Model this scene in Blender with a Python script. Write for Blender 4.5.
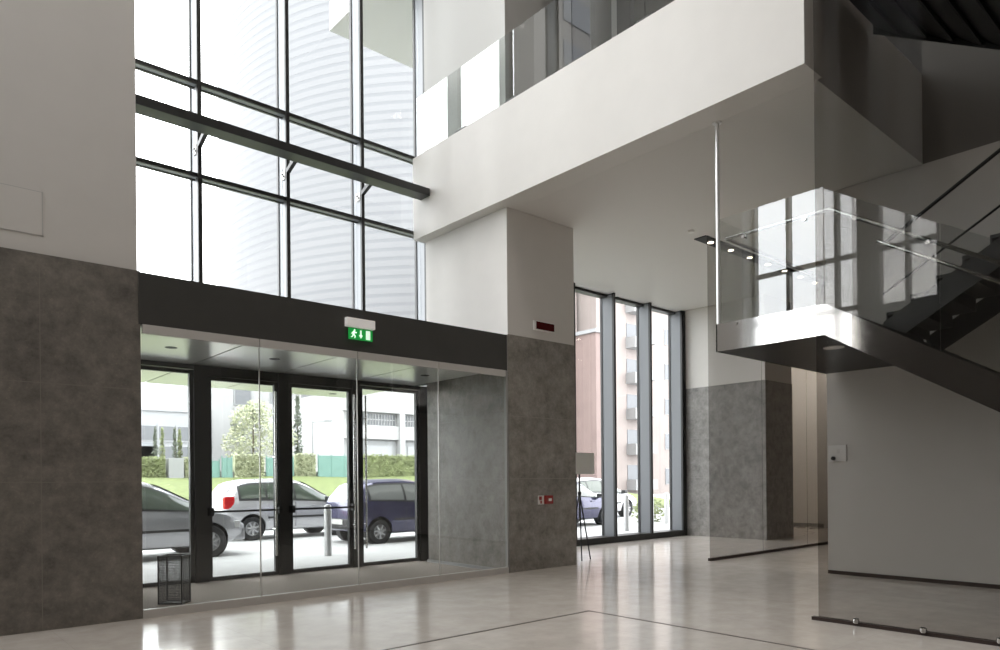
import bpy, bmesh, math, random
from mathutils import Vector, Matrix

random.seed(7)
C = bpy.context.scene
COL = C.collection
for o in list(bpy.data.objects):
    bpy.data.objects.remove(o, do_unlink=True)

# ------------------------------------------------------------------ camera
FPX, HOR, YAW, ROLL = 713.27, 480.155, math.radians(48.636), math.radians(0.521)
cy_, sy_ = math.cos(YAW), math.sin(YAW)
fwd = Vector((cy_, sy_, 0)); rgt = Vector((sy_, -cy_, 0)); dwn = Vector((0, 0, -1))
r3 = math.cos(ROLL) * rgt + math.sin(ROLL) * dwn
d3 = math.cos(ROLL) * dwn - math.sin(ROLL) * rgt
camd = bpy.data.cameras.new('camera'); cam = bpy.data.objects.new('camera', camd); COL.objects.link(cam)
mw = Matrix((r3, -d3, -fwd)).transposed().to_4x4(); mw.translation = (0, 0, 1.5)
cam.matrix_world = mw
camd.sensor_fit = 'HORIZONTAL'; camd.sensor_width = 36; camd.lens = FPX / 1000 * 36
camd.shift_y = (HOR - 325) / 1000; camd.clip_start = .05; camd.clip_end = 2000
C.camera = cam

# ------------------------------------------------------------------ world: bright overcast sky
W = bpy.data.worlds.new('overcast_sky'); C.world = W; W.use_nodes = True
wn, wl = W.node_tree.nodes, W.node_tree.links
bg = wn['Background']; bg.inputs['Strength'].default_value = 7.2
tcw = wn.new('ShaderNodeTexCoord'); nz = wn.new('ShaderNodeTexNoise'); nz.inputs['Scale'].default_value = 2.2
nz.inputs['Detail'].default_value = 5
crw = wn.new('ShaderNodeValToRGB')
crw.color_ramp.elements[0].position = .3; crw.color_ramp.elements[0].color = (.80, .84, .90, 1)
crw.color_ramp.elements[1].position = .62; crw.color_ramp.elements[1].color = (1, 1, 1, 1)
wl.new(tcw.outputs['Generated'], nz.inputs['Vector']); wl.new(nz.outputs['Fac'], crw.inputs['Fac'])
wl.new(crw.outputs['Color'], bg.inputs['Color'])

C.view_settings.view_transform = 'Standard'; C.view_settings.look = 'None'
C.view_settings.gamma = 1; C.view_settings.use_curve_mapping = False
C.view_settings.exposure = 0.1
cyc = C.cycles
cyc.use_denoising = True; cyc.max_bounces = 10; cyc.diffuse_bounces = 6; cyc.glossy_bounces = 5
cyc.transmission_bounces = 8; cyc.transparent_max_bounces = 40; cyc.sample_clamp_indirect = 6
cyc.caustics_reflective = False; cyc.caustics_refractive = False

# light portals: they emit nothing, they only guide sampling to the glazed openings
def portal(name, loc, rot, sx, sy):
    l = bpy.data.lights.new(name, 'AREA'); l.shape = 'RECTANGLE'; l.size = sx; l.size_y = sy
    l.cycles.is_portal = True
    o = bpy.data.objects.new(name, l); o.location = loc; o.rotation_euler = rot; COL.objects.link(o)
portal('curtain_wall_portal', (4.9, 11.35, 8), (-math.pi / 2, 0, 0), 5.6, 16)
portal('side_window_portal', (13.6, 11.3, 3), (-math.pi / 2, 0, 0), 5.2, 6)
portal('west_window_portal', (-4.25, 8.5, 10.1), (0, -math.pi / 2, 0), 11.0, 5.0)

# ------------------------------------------------------------------ materials
MATS = {}
def nm(name):
    m = bpy.data.materials.new(name); m.use_nodes = True; MATS[name] = m
    return m, m.node_tree.nodes, m.node_tree.links
def mat(name, col, rough=.5, metal=0., noise=0., scale=8., bump=0., spec=.5, coat=0.):
    m, n, l = nm(name); b = n['Principled BSDF']
    b.inputs['Base Color'].default_value = (*col, 1); b.inputs['Roughness'].default_value = rough
    b.inputs['Metallic'].default_value = metal; b.inputs['Specular IOR Level'].default_value = spec
    b.inputs['Coat Weight'].default_value = coat
    if noise or bump:
        tc = n.new('ShaderNodeTexCoord'); t = n.new('ShaderNodeTexNoise')
        t.inputs['Scale'].default_value = scale; t.inputs['Detail'].default_value = 6
        l.new(tc.outputs['Object'], t.inputs['Vector'])
        if noise:
            r = n.new('ShaderNodeValToRGB')
            r.color_ramp.elements[0].position = .3; r.color_ramp.elements[1].position = .7
            r.color_ramp.elements[0].color = (*[c * (1 - noise) for c in col], 1)
            r.color_ramp.elements[1].color = (*[min(1, c * (1 + noise)) for c in col], 1)
            l.new(t.outputs['Fac'], r.inputs['Fac']); l.new(r.outputs['Color'], b.inputs['Base Color'])
        if bump:
            bm_ = n.new('ShaderNodeBump'); bm_.inputs['Strength'].default_value = bump
            bm_.inputs['Distance'].default_value = .02
            l.new(t.outputs['Fac'], bm_.inputs['Height']); l.new(bm_.outputs['Normal'], b.inputs['Normal'])
    return m
def stone(name, base, lines, rough=.45):
    """mottled stone slabs; lines = (axis, value) joints in world metres"""
    m, n, l = nm(name); b = n['Principled BSDF']; b.inputs['Roughness'].default_value = rough
    g = n.new('ShaderNodeNewGeometry'); sp = n.new('ShaderNodeSeparateXYZ')
    l.new(g.outputs['Position'], sp.inputs[0])
    t1 = n.new('ShaderNodeTexNoise'); t1.inputs['Scale'].default_value = 4.5; t1.inputs['Detail'].default_value = 8
    t1.inputs['Roughness'].default_value = .76
    t2 = n.new('ShaderNodeTexVoronoi'); t2.inputs['Scale'].default_value = 22
    l.new(g.outputs['Position'], t1.inputs['Vector']); l.new(g.outputs['Position'], t2.inputs['Vector'])
    r1 = n.new('ShaderNodeValToRGB'); e = r1.color_ramp.elements
    e[0].position = .32; e[0].color = (*[c * .62 for c in base], 1)
    e[1].position = .7; e[1].color = (*[c * 1.5 for c in base], 1)
    l.new(t1.outputs['Fac'], r1.inputs['Fac'])
    r2 = n.new('ShaderNodeValToRGB'); r2.color_ramp.elements[0].position = .05; r2.color_ramp.elements[1].position = .22
    r2.color_ramp.elements[0].color = (1.5, 1.4, 1.3, 1); r2.color_ramp.elements[1].color = (1, 1, 1, 1)
    l.new(t2.outputs['Distance'], r2.inputs['Fac'])
    mx = n.new('ShaderNodeMix'); mx.data_type = 'RGBA'; mx.blend_type = 'MULTIPLY'; mx.inputs['Factor'].default_value = .5
    l.new(r1.outputs['Color'], mx.inputs['A']); l.new(r2.outputs['Color'], mx.inputs['B'])
    cur = None
    for ax, v in lines:
        c = n.new('ShaderNodeMath'); c.operation = 'COMPARE'; c.inputs[1].default_value = v; c.inputs[2].default_value = .004
        l.new(sp.outputs[ax], c.inputs[0])
        if cur is None: cur = c
        else:
            a = n.new('ShaderNodeMath'); a.operation = 'MAXIMUM'; l.new(cur.outputs[0], a.inputs[0]); l.new(c.outputs[0], a.inputs[1]); cur = a
    out = mx.outputs['Result']
    if cur is not None:
        mj = n.new('ShaderNodeMix'); mj.data_type = 'RGBA'
        l.new(cur.outputs[0], mj.inputs['Factor']); l.new(out, mj.inputs['A']); mj.inputs['B'].default_value = (*[c * 1.3 for c in base], 1)
        out = mj.outputs['Result']
    l.new(out, b.inputs['Base Color'])
    return m
def glass(name, tint, ior=1.75, gl=(1, 1, 1)):
    """architectural glass: tinted see-through plus a Fresnel mirror on outward faces"""
    m, n, l = nm(name); out = n['Material Output']; n.remove(n['Principled BSDF'])
    tr = n.new('ShaderNodeBsdfTransparent'); tr.inputs['Color'].default_value = (*tint, 1)
    go = n.new('ShaderNodeBsdfGlossy'); go.inputs['Roughness'].default_value = 0.0; go.inputs['Color'].default_value = (*gl, 1)
    fr = n.new('ShaderNodeFresnel'); fr.inputs['IOR'].default_value = ior
    g = n.new('ShaderNodeNewGeometry'); inv = n.new('ShaderNodeMath'); inv.operation = 'SUBTRACT'; inv.inputs[0].default_value = 1
    l.new(g.outputs['Backfacing'], inv.inputs[1])
    mu = n.new('ShaderNodeMath'); mu.operation = 'MULTIPLY'; l.new(fr.outputs[0], mu.inputs[0]); l.new(inv.outputs[0], mu.inputs[1])
    mi = n.new('ShaderNodeMixShader'); l.new(mu.outputs[0], mi.inputs[0]); l.new(tr.outputs[0], mi.inputs[1]); l.new(go.outputs[0], mi.inputs[2])
    l.new(mi.outputs[0], out.inputs['Surface'])
    return m
def emit(name, col, s):
    m, n, l = nm(name); b = n['Principled BSDF']; b.inputs['Base Color'].default_value = (*col, 1)
    b.inputs['Emission Color'].default_value = (*col, 1); b.inputs['Emission Strength'].default_value = s
    return m

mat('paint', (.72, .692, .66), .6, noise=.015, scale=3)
mat('edge_grey', (.36, .35, .34), .55)
mat('overhang', (.58, .58, .565), .6)
mat('channel_light', (.60, .575, .55), .45)
mat('wall_darkened', (.22, .21, .20), .6)  # dark tone carries the unlit stairwell and darkens what the glass mirrors
mat('mid_grey', (.56, .55, .53), .6)
mat('paint_soffit', (.72, .695, .665), .7)
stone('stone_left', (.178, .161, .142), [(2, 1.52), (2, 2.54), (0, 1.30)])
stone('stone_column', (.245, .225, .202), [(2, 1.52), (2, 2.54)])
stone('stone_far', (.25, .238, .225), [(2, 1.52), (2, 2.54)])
mat('dark_metal', (.028, .028, .027), .42, noise=.1, scale=4)
mat('fascia_metal', (.058, .056, .052), .5, noise=.06, scale=3)
mat('mullion_side', (.27, .28, .295), .4, metal=.3)
mat('aluminium', (.62, .60, .58), .32, metal=.7)
mat('steel', (.56, .553, .54), .07, metal=1.)
mat('brushed_steel', (.70, .69, .67), .25, metal=1.)
mat('rod_steel', (.88, .88, .87), .3, metal=.5)
glass('glass_clear', (.965, .975, .97))
glass('glass_window', (.95, .96, .96), 1.5)
glass('glass_rail', (.90, .915, .905), 2.1)
glass('glass_smoked', (.735, .725, .715), 1.07)
mat('white_plastic', (.86, .84, .81), .4)
emit('exit_green', (.01, .30, .05), .55)
emit('exit_white', (.75, .95, .78), .75)
mat('display_red', (.06, .002, .003), .6, spec=.1)
mat('alarm_red', (.28, .012, .01), .35)
mat('soffit_black', (.010, .010, .010), .3, spec=.12)
mat('fin_side', (.20, .21, .225), .45)
mat('black', (.012, .012, .012), .5)
mat('mat_brown', (.33, .285, .245), .95, noise=.12, scale=40)
mat('groove', (.075, .055, .045), .4)
mat('channel', (.045, .032, .028), .5, spec=.2)
emit('lamp_white', (.86, .83, .80), .22)
emit('fill_dim', (1, .95, .88), 1.2)  # glow of the added ceiling lights
emit('lamp', (1, .9, .74), 9)
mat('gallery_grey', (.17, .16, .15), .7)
mat('grey_board', (.75, .75, .72), .6)
mat('tread_dark', (.03, .029, .028), .45)
mat('canopy_panel', (.80, .80, .765), .28, metal=.65)
# polished floor
m, n, l = nm('floor_stone'); b = n['Principled BSDF']
g = n.new('ShaderNodeNewGeometry'); t = n.new('ShaderNodeTexNoise'); t.inputs['Scale'].default_value = 3.2; t.inputs['Detail'].default_value = 9
t.inputs['Roughness'].default_value = .65
l.new(g.outputs['Position'], t.inputs['Vector'])
r = n.new('ShaderNodeValToRGB'); r.color_ramp.elements[0].position = .3; r.color_ramp.elements[1].position = .72
r.color_ramp.elements[0].color = (.605, .545, .488, 1); r.color_ramp.elements[1].color = (.75, .685, .62, 1)
l.new(t.outputs['Fac'], r.inputs['Fac'])
br = n.new('ShaderNodeTexBrick'); br.offset = 0; br.inputs['Scale'].default_value = 1
br.inputs['Brick Width'].default_value = 1.37; br.inputs['Row Height'].default_value = 1.37; br.inputs['Mortar Size'].default_value = .003
br.inputs['Color1'].default_value = (1, 1, 1, 1); br.inputs['Color2'].default_value = (.94, .94, .94, 1); br.inputs['Mortar'].default_value = (.86, .86, .86, 1)
l.new(g.outputs['Position'], br.inputs['Vector'])
mx = n.new('ShaderNodeMix'); mx.data_type = 'RGBA'; mx.blend_type = 'MULTIPLY'; mx.inputs['Factor'].default_value = 1
l.new(r.outputs['Color'], mx.inputs['A']); l.new(br.outputs['Color'], mx.inputs['B']); l.new(mx.outputs['Result'], b.inputs['Base Color'])
b.inputs['Roughness'].default_value = .13; b.inputs['Specular IOR Level'].default_value = .95
# outdoors
mat('asphalt', (.37, .37, .37), .85, noise=.1, scale=1.5)
mat('paving', (.42, .42, .416), .8, noise=.06, scale=3)
mat('kerb', (.24, .24, .235), .8, noise=.05, scale=3)
mat('grass', (.135, .165, .06), .95, noise=.25, scale=4)
mat('leaf', (.19, .22, .10), .7, noise=.3, scale=2)
mat('leaf_pale', (.34, .36, .23), .7, noise=.25, scale=2)
mat('leaf_dark', (.10, .12, .085), .7, noise=.3, scale=2)
mat('bark', (.10, .08, .06), .9)
mat('teal', (.13, .24, .215), .6, noise=.08, scale=2)
mat('concrete_white', (.34, .34, .34), .7, noise=.03, scale=.4)
mat('concrete_grey', (.25, .255, .26), .7, noise=.06, scale=.4)
mat('facade_light', (.30, .305, .315), .5)
mat('tower_panel', (.142, .144, .147), .6)
mat('tower_glass', (.112, .115, .120), .5)
mat('bld_window', (.115, .12, .13), .2)
mat('bld_window_pale', (.20, .21, .225), .2)
mat('blind', (.26, .27, .28), .6)
mat('brick_beige', (.245, .21, .195), .8, noise=.05, scale=.6)
mat('brick_pink', (.19, .14, .128), .8, noise=.08, scale=.8)
mat('balcony_white', (.26, .26, .26), .6)
mat('bollard', (.5, .5, .5), .4, metal=.3)
mat('car_silver', (.46, .46, .48), .22, metal=.55, coat=.6)
mat('car_light', (.55, .55, .57), .22, metal=.45, coat=.6)
mat('car_navy', (.062, .060, .125), .2, metal=.4, coat=.8)
mat('car_white', (.55, .55, .56), .25, coat=.6)
mat('car_glass', (.06, .078, .06), .06, spec=.8)
mat('car_glass_reflect_mid', (.19, .20, .195), .08, spec=.8)  # bright window reflections put into a lighter glass colour
mat('car_glass_reflect_pale', (.45, .46, .47), .12, spec=.8)  # whitish reflection put into the rear window colour
mat('tyre', (.016, .016, .017), .8)
mat('rim', (.42, .42, .43), .3, metal=.6)
mat('trim_black', (.02, .02, .021), .5)
mat('tail_red', (.45, .012, .015), .2)
mat('lens', (.6, .6, .6), .1)
mat('plate', (.55, .55, .53), .5)

# ------------------------------------------------------------------ helpers
class MB:
    def __init__(s): s.v = []; s.f = []
    def box(s, x0, x1, y0, y1, z0, z1):
        k = len(s.v)
        s.v += [(x0, y0, z0), (x1, y0, z0), (x1, y1, z0), (x0, y1, z0), (x0, y0, z1), (x1, y0, z1), (x1, y1, z1), (x0, y1, z1)]
        s.f += [tuple(k + i for i in q) for q in ((3, 2, 1, 0), (4, 5, 6, 7), (0, 1, 5, 4), (1, 2, 6, 5), (2, 3, 7, 6), (3, 0, 4, 7))]
        return s
    def prism(s, pts, a, b, axis='x'):
        """polygon pts (2D, counter-clockwise) swept from a to b along axis"""
        def P(p, t):
            return {'x': (t, p[0], p[1]), 'y': (p[0], t, p[1]), 'z': (p[0], p[1], t)}[axis]
        k = len(s.v); m_ = len(pts)
        s.v += [P(p, a) for p in pts] + [P(p, b) for p in pts]
        s.f.append(tuple(k + i for i in range(m_))); s.f.append(tuple(k + m_ + i for i in reversed(range(m_))))
        for i in range(m_):
            j = (i + 1) % m_; s.f.append((k + j, k + i, k + m_ + i, k + m_ + j))
        return s
    def tube(s, p0, p1, r0, r1=None, n=10):
        r1 = r0 if r1 is None else r1
        p0, p1 = Vector(p0), Vector(p1); d = (p1 - p0).normalized()
        u = d.orthogonal().normalized(); w = d.cross(u); k = len(s.v)
        for p, r_ in ((p0, r0), (p1, r1)):
            for i in range(n):
                a = 2 * math.pi * i / n; s.v.append(tuple(p + (u * math.cos(a) + w * math.sin(a)) * r_))
        for i in range(n):
            j = (i + 1) % n; s.f.append((k + i, k + j, k + n + j, k + n + i))
        s.f.append(tuple(k + i for i in reversed(range(n)))); s.f.append(tuple(k + n + i for i in range(n)))
        return s
    def lathe(s, prof, n=20, axis='z', c=(0, 0, 0), cap=True):
        """prof: (r, h) rows revolved about an axis through c"""
        k = len(s.v); m_ = len(prof)
        for r_, h in prof:
            for i in range(n):
                a = 2 * math.pi * i / n; x, y = r_ * math.cos(a), r_ * math.sin(a)
                p = {'z': (x, y, h), 'y': (x, h, y), 'x': (h, x, y)}[axis]
                s.v.append((p[0] + c[0], p[1] + c[1], p[2] + c[2]))
        for q in range(m_ - 1):
            for i in range(n):
                j = (i + 1) % n; s.f.append((k + q * n + i, k + q * n + j, k + (q + 1) * n + j, k + (q + 1) * n + i))
        if cap: s.f.append(tuple(k + i for i in range(n))); s.f.append(tuple(k + (m_ - 1) * n + i for i in range(n)))
        return s
    def quad(s, a, b, c, d):
        k = len(s.v); s.v += [tuple(a), tuple(b), tuple(c), tuple(d)]; s.f.append((k, k + 1, k + 2, k + 3)); return s
    def grid(s, rows):
        k = len(s.v); m_ = len(rows[0])
        for r_ in rows: s.v += [tuple(p) for p in r_]
        for i in range(len(rows) - 1):
            for j in range(m_ - 1):
                s.f.append((k + i * m_ + j, k + i * m_ + j + 1, k + (i + 1) * m_ + j + 1, k + (i + 1) * m_ + j))
        return s
    def mesh(s, name, material, smooth=False, bevel=0):
        me = bpy.data.meshes.new(name); me.from_pydata(s.v, [], s.f)
        bm = bmesh.new(); bm.from_mesh(me)
        bmesh.ops.recalc_face_normals(bm, faces=bm.faces)
        if bevel:
            bmesh.ops.bevel(bm, geom=[e for e in bm.edges], offset=bevel, segments=2, affect='EDGES', profile=.7)
        bm.to_mesh(me); bm.free()
        me.materials.append(MATS[material])
        if smooth:
            me.shade_smooth() if hasattr(me, 'shade_smooth') else None
            try: me.set_sharp_from_angle(angle=math.radians(38))
            except Exception: pass
        return me
    def build(s, name, material, parent=None, smooth=False, bevel=0, local=False):
        if parent is not None and not local:
            off = wpos(parent); s.v = [(v[0] - off[0], v[1] - off[1], v[2] - off[2]) for v in s.v]
        o = bpy.data.objects.new(name, s.mesh(name, material, smooth, bevel)); COL.objects.link(o)
        if parent is not None: o.parent = parent
        return o
def wpos(o):
    p = Vector((0, 0, 0))
    while o is not None: p += o.location; o = o.parent
    return p
def tag(o, label, cat, group=None, kind=None):
    o['label'] = label; o['category'] = cat
    if group: o['group'] = group
    if kind: o['kind'] = kind
    return o
def thing(name, label, cat, loc=(0, 0, 0), rz=0, group=None, kind=None):
    o = bpy.data.objects.new(name, None); COL.objects.link(o); o.empty_display_size = .1
    o.location = loc; o.rotation_euler = (0, 0, rz)
    return tag(o, label, cat, group, kind)
def struct(name, mb, m, label, cat, **k):
    return tag(mb.build(name, m, **k), label, cat, kind='structure')
def copy_tree(o, parent=None):
    c = o.copy(); COL.objects.link(c); c.parent = parent
    for ch in list(o.children): copy_tree(ch, c)
    return c
B = lambda *a: MB().box(*a)

# ------------------------------------------------------------------ key dimensions (metres)
YG, YC = 8.57, 10.9          # glass storefront plane, curtain wall front plane
XL, XK, XK2 = 2.23, 7.73, 9.31
S, WZ, F0 = 5.92, 3.86, 3.27  # soffit, stone height, fascia underside
XB = 7.5                      # balcony upstand face
HT = 16.0                     # atrium height

# ------------------------------------------------------------------ interior shell
struct('floor', B(-4.3, 24, -7.3, 11.25, -.3, 0), 'floor_stone', 'polished beige stone lobby floor', 'floor')
struct('ceiling', B(-4.3, 12, -7.3, 11.2, HT, HT + .3), 'paint', 'white ceiling high over the lobby', 'ceiling')
struct('wall_left', B(.76, XL, 8.61, 11.25, WZ, HT), 'paint', 'painted grey wall above the left stone wainscot', 'wall')
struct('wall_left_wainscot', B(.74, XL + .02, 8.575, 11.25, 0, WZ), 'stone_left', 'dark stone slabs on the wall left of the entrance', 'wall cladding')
struct('wall_north', B(-4.3, .74, 11.0, 11.25, 0, HT), 'wall_darkened', 'plain wall left of the stone pier', 'wall')
struct('wall_rear', B(-4.3, 24, -7.3, -7, 0, HT), 'wall_darkened', 'plain rear wall of the lobby', 'wall')
ww = thing('wall_west', 'side wall of the lobby with tall glazed openings', 'wall', (-4.15, 2, 0), kind='structure')
for a in ((-7, 6.0, 0, HT), (6.0, 11.0, HT - .4, HT), (7.42, 7.98, 0, HT - .4), (6.0, 7.42, 0, 6.0), (7.98, 11.0, 0, 4.6)):
    B(-4.3, -4, *a).build('wall_panel', 'wall_darkened', ww)
w4 = thing('window_4', 'tall side glazing of the lobby', 'window', (-4.1, 8.4, 0), kind='structure')
for y, z0 in ((6.03, 6.0), (6.75, 6.0), (8.53, 4.6), (9.9, 4.6), (10.95, 4.6)):
    B(-4.2, -4.0, y - .05, y + .05, z0, HT - .4).build('mullion', 'dark_metal', w4)
for z, y0, y1 in ((6.06, 7.98, 11), (7.47, 7.98, 11), (7.47, 6, 7.42)):
    B(-4.18, -4.02, y0, y1, z - .05, z + .06).build('transom', 'dark_metal', w4)
for y0, y1, z0 in ((6.08, 6.7, 6.0), (6.8, 7.42, 6.0), (7.98, 8.48, 4.6), (8.58, 9.85, 4.6), (9.95, 10.9, 4.6)):
    B(-4.12, -4.10, y0, y1, z0, HT - .4).build('pane', 'glass_window', w4)
pnl = thing('access_panel', 'flush painted access panel low on the painted wall at the left edge', 'panel', (.95, 8.61, 4.06))
B(.80, 1.33, 8.603, 8.61, 4.06, 4.5).build('cover', 'paint', pnl)
fr = MB()
for a in ((.795, 1.342, 4.5, 4.508), (.795, 1.342, 4.052, 4.06), (1.33, 1.342, 4.052, 4.508), (.788, .80, 4.052, 4.508)):
    fr.box(a[0], a[1], 8.605, 8.61, a[2], a[3])
fr.build('shadow_gap', 'mid_grey', pnl)

# column between the doors and the tall side windows
col = thing('column', 'square column, dark stone below and white paint above', 'column', (XK, 8.55, 0), kind='structure')
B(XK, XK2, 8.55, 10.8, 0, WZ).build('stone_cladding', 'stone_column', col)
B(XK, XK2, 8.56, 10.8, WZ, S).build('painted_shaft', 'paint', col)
B(XK, XK2, 8.56, 10.8, 7.2, HT).build('upper_shaft', 'mid_grey', col)  # greyer colour than the shaft below

# slab and balcony upstand
slab = thing('ceiling_soffit', 'white soffit slab under the upper floor', 'ceiling', (XB, 3.6, S), kind='structure')
B(7.93, 24, 3.6, 11.2, S + .004, 7.2).build('slab', 'paint_soffit', slab)
B(XB, 7.92, 3.54, 10.86, S, 7.42).build('balcony_upstand', 'paint', slab)
struct('ceiling_corridor', B(13.4, 24, -7.3, 3.6, S, S + .3), 'paint_soffit', 'ceiling of the back corridor', 'ceiling')
struct('wall_corridor_south', B(13.4, 22, -2.3, -2, 0, S), 'paint', 'end wall of the back corridor', 'wall')
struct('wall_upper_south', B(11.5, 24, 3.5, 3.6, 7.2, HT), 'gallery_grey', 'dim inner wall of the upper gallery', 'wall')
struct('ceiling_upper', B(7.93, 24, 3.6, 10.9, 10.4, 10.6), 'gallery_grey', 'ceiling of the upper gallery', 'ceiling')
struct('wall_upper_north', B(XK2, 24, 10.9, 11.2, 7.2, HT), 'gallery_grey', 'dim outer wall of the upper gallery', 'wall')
struct('wall_upper_gallery', B(12.5, 12.8, 3.6, 10.9, 7.2, 10.4), 'gallery_grey', 'back wall of the upper gallery with gloom put into its grey', 'wall')  # gallery surfaces coloured dark to carry its lack of light
# back walls
struct('wall_right', B(11.2, 13.4, -7, 4.98, 0, S), 'paint', 'plain white wall below the staircase', 'wall')
struct('baseboard_right', B(11.185, 11.2, -7, 4.98, 0, .055), 'groove', 'thin dark skirting at the foot of the right wall', 'baseboard')
struct('wall_stairwell', B(11.2, 11.5, -7, 3.6, S, HT), 'wall_darkened', 'wall at the back of the stairwell with dimness put into its colour', 'wall')
struct('wall_far_wainscot', B(16.15, 17.5, 8.65, 11.2, 0, WZ), 'stone_far', 'grey stone pier beyond the side windows', 'wall cladding')
struct('wall_far', B(16.16, 17.49, 8.66, 11.2, WZ, S), 'paint', 'white wall above the far stone pier', 'wall')
struct('wall_corridor', B(21.5, 21.8, -2, 11.2, 0, S), 'paint', 'pale wall at the end of the back corridor', 'wall')
struct('baseboard_corridor', B(21.47, 21.5, 3, 11.2, 0, .1), 'stone_far', 'grey skirting of the corridor end wall', 'baseboard')
struct('wall_corridor_pilaster', B(21.1, 21.5, 9.25, 9.5, 0, S), 'paint', 'narrow pale pilaster on the corridor end wall', 'wall')
struct('wall_corridor_north', B(17.5, 21.5, 11.0, 11.3, 0, S), 'paint', 'pale side wall of the back corridor', 'wall')
# floor inlay
inl = tag(MB().box(-2, 6.145, 5.43, 5.46, -.01, .002).box(6.115, 6.145, -6.5, 5.43, -.01, .002).build('trim_floor_inlay', 'groove'),
          'thin brown metal inlay turning a corner in the lobby floor', 'floor inlay', kind='structure')

# ------------------------------------------------------------------ upper curtain wall
cw = thing('window_1', 'tall atrium curtain wall of grey mullions and clear panes', 'window', (4.9, YC, F0), kind='structure')
MX = [3.70, 5.09, 6.47, 7.83]
for x in MX:
    mu = B(x - .02, x + .02, YC + .05, YC + .30, 3.3, HT).build('mullion', 'mullion_side', cw)
    B(x - .03, x + .03, YC, YC + .05, 3.3, HT).build('mullion_cap', 'dark_metal', mu)
    B(x - .035, x + .035, YC + .30, YC + .36, 3.3, HT).build('glazing_cap', 'dark_metal', mu)
for z in (6.06, 7.45):
    tr_ = MB().box(XL, 7.8, YC + .05, YC + .15, z, z + .05).build('transom', 'mullion_side', cw)
    B(XL, 7.8, YC + .02, YC + .05, z - .004, z + .055).build('transom_cap', 'dark_metal', tr_)
    B(XL, 7.8, YC + .15, YC + .2, z - .01, z + .055).build('glazing_cap', 'dark_metal', tr_)
xs = [XL + .02] + MX + [9.2]
zs = [3.35, 6.05, 7.44, HT - .05]
for i in range(5):
    for j in range(3):
        B(xs[i] + .02, xs[i + 1] - .02, YC + .165, YC + .185, zs[j] + .03, zs[j + 1] - .01).build('pane', 'glass_window', cw)
beam = thing('trim_beam', 'dark horizontal steel beam across the curtain wall', 'beam', (4.9, 10.3, 6.5), kind='structure')
B(XL - .1, XB + .001, 10.34, 10.62, 6.58, 6.71).build('box_beam', 'dark_metal', beam, bevel=.006)
for x in MX[:3]:
    br_ = MB().prism([(10.62, 6.6), (10.9, 6.50), (10.9, 6.57), (10.62, 6.69)], x - .03, x + .03).build('bracket', 'dark_metal', beam)
    B(x - .035, x - .02, 10.95, 11.07, 6.42, 6.56).build('fixing_plate', 'white_plastic', br_)
    MB().tube((x - .05, 10.98, 6.46), (x - .034, 10.98, 6.46), .014, n=8).tube((x - .05, 11.03, 6.51), (x - .034, 11.03, 6.51), .014, n=8).build('bolt', 'dark_metal', br_)

# ------------------------------------------------------------------ side windows
sw = thing('window_2', 'tall side windows of three panes with deep grey fins', 'window', (13.9, YC, 0), kind='structure')
FX = [11.86, 13.27, 14.68, 16.04]
for x in FX:
    mu = B(x - .025, x + .025, YC + .05, YC + .36, .1, S).build('fin', 'fin_side', sw)
    B(x - .035, x + .035, YC - .005, YC + .05, 0, S).build('fin_cap', 'dark_metal', mu)
    B(x - .04, x + .04, YC + .36, YC + .42, 0, S).build('glazing_cap', 'dark_metal', mu)
B(XK2, 16.15, YC - .01, YC + .4, 0, .14).build('sill', 'dark_metal', sw)
B(XK2, 16.15, YC + .2, YC + .4, S - .06, S).build('head', 'dark_metal', sw)
B(16.09, 16.15, YC - .02, YC + .4, 0, S).build('jamb', 'dark_metal', sw)
fx = [9.3] + FX
for i in range(4):
    B(fx[i] + .03, fx[i + 1] - .03, YC + .375, YC + .395, .14, S - .06).build('pane', 'glass_window', sw)

# ------------------------------------------------------------------ entrance vestibule
B_ = MB().box(XL, XK - .02, 8.56, 8.75, F0, 3.845)
struct('trim_fascia', B_, 'fascia_metal', 'dark metal fascia band over the entrance', 'fascia')
struct('ceiling_vestibule_roof', B(XL, XK, 8.75, 11.2, F0 + .03, 3.8), 'fascia_metal', 'flat roof of the entrance vestibule', 'roof')
vc = thing('ceiling_vestibule', 'pale panelled vestibule ceiling running out to the canopy', 'ceiling', (4.9, 10, F0), kind='structure')
edges = [XL, 3.6, 4.97, 6.35, 7.60]
for i in range(4):
    for y0, y1 in ((8.66, 11.1), (11.2, 13.5)):
        B(edges[i] + .012, edges[i + 1] - .012, y0, y1, F0, F0 + .025).build('ceiling_panel', 'canopy_panel', vc)
B(-6, XL - .0, 11.4, 13.5, F0, F0 + .025).build('ceiling_panel', 'canopy_panel', vc)
B(-6, 7.62, 11.4, 13.52, F0 + .026, F0 + .4).build('canopy_slab', 'concrete_grey', vc)
for x, y in ((2.94, 9.81), (6.98, 9.81), (6.98, 13.0), (6.98, 11.75), (5.0 - .65, 9.81)):
    MB().lathe([(.075, F0 - .004), (.075, F0 + .004)], 20, c=(x, y, 0)).build('recessed_light', 'trim_black', vc)

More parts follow.
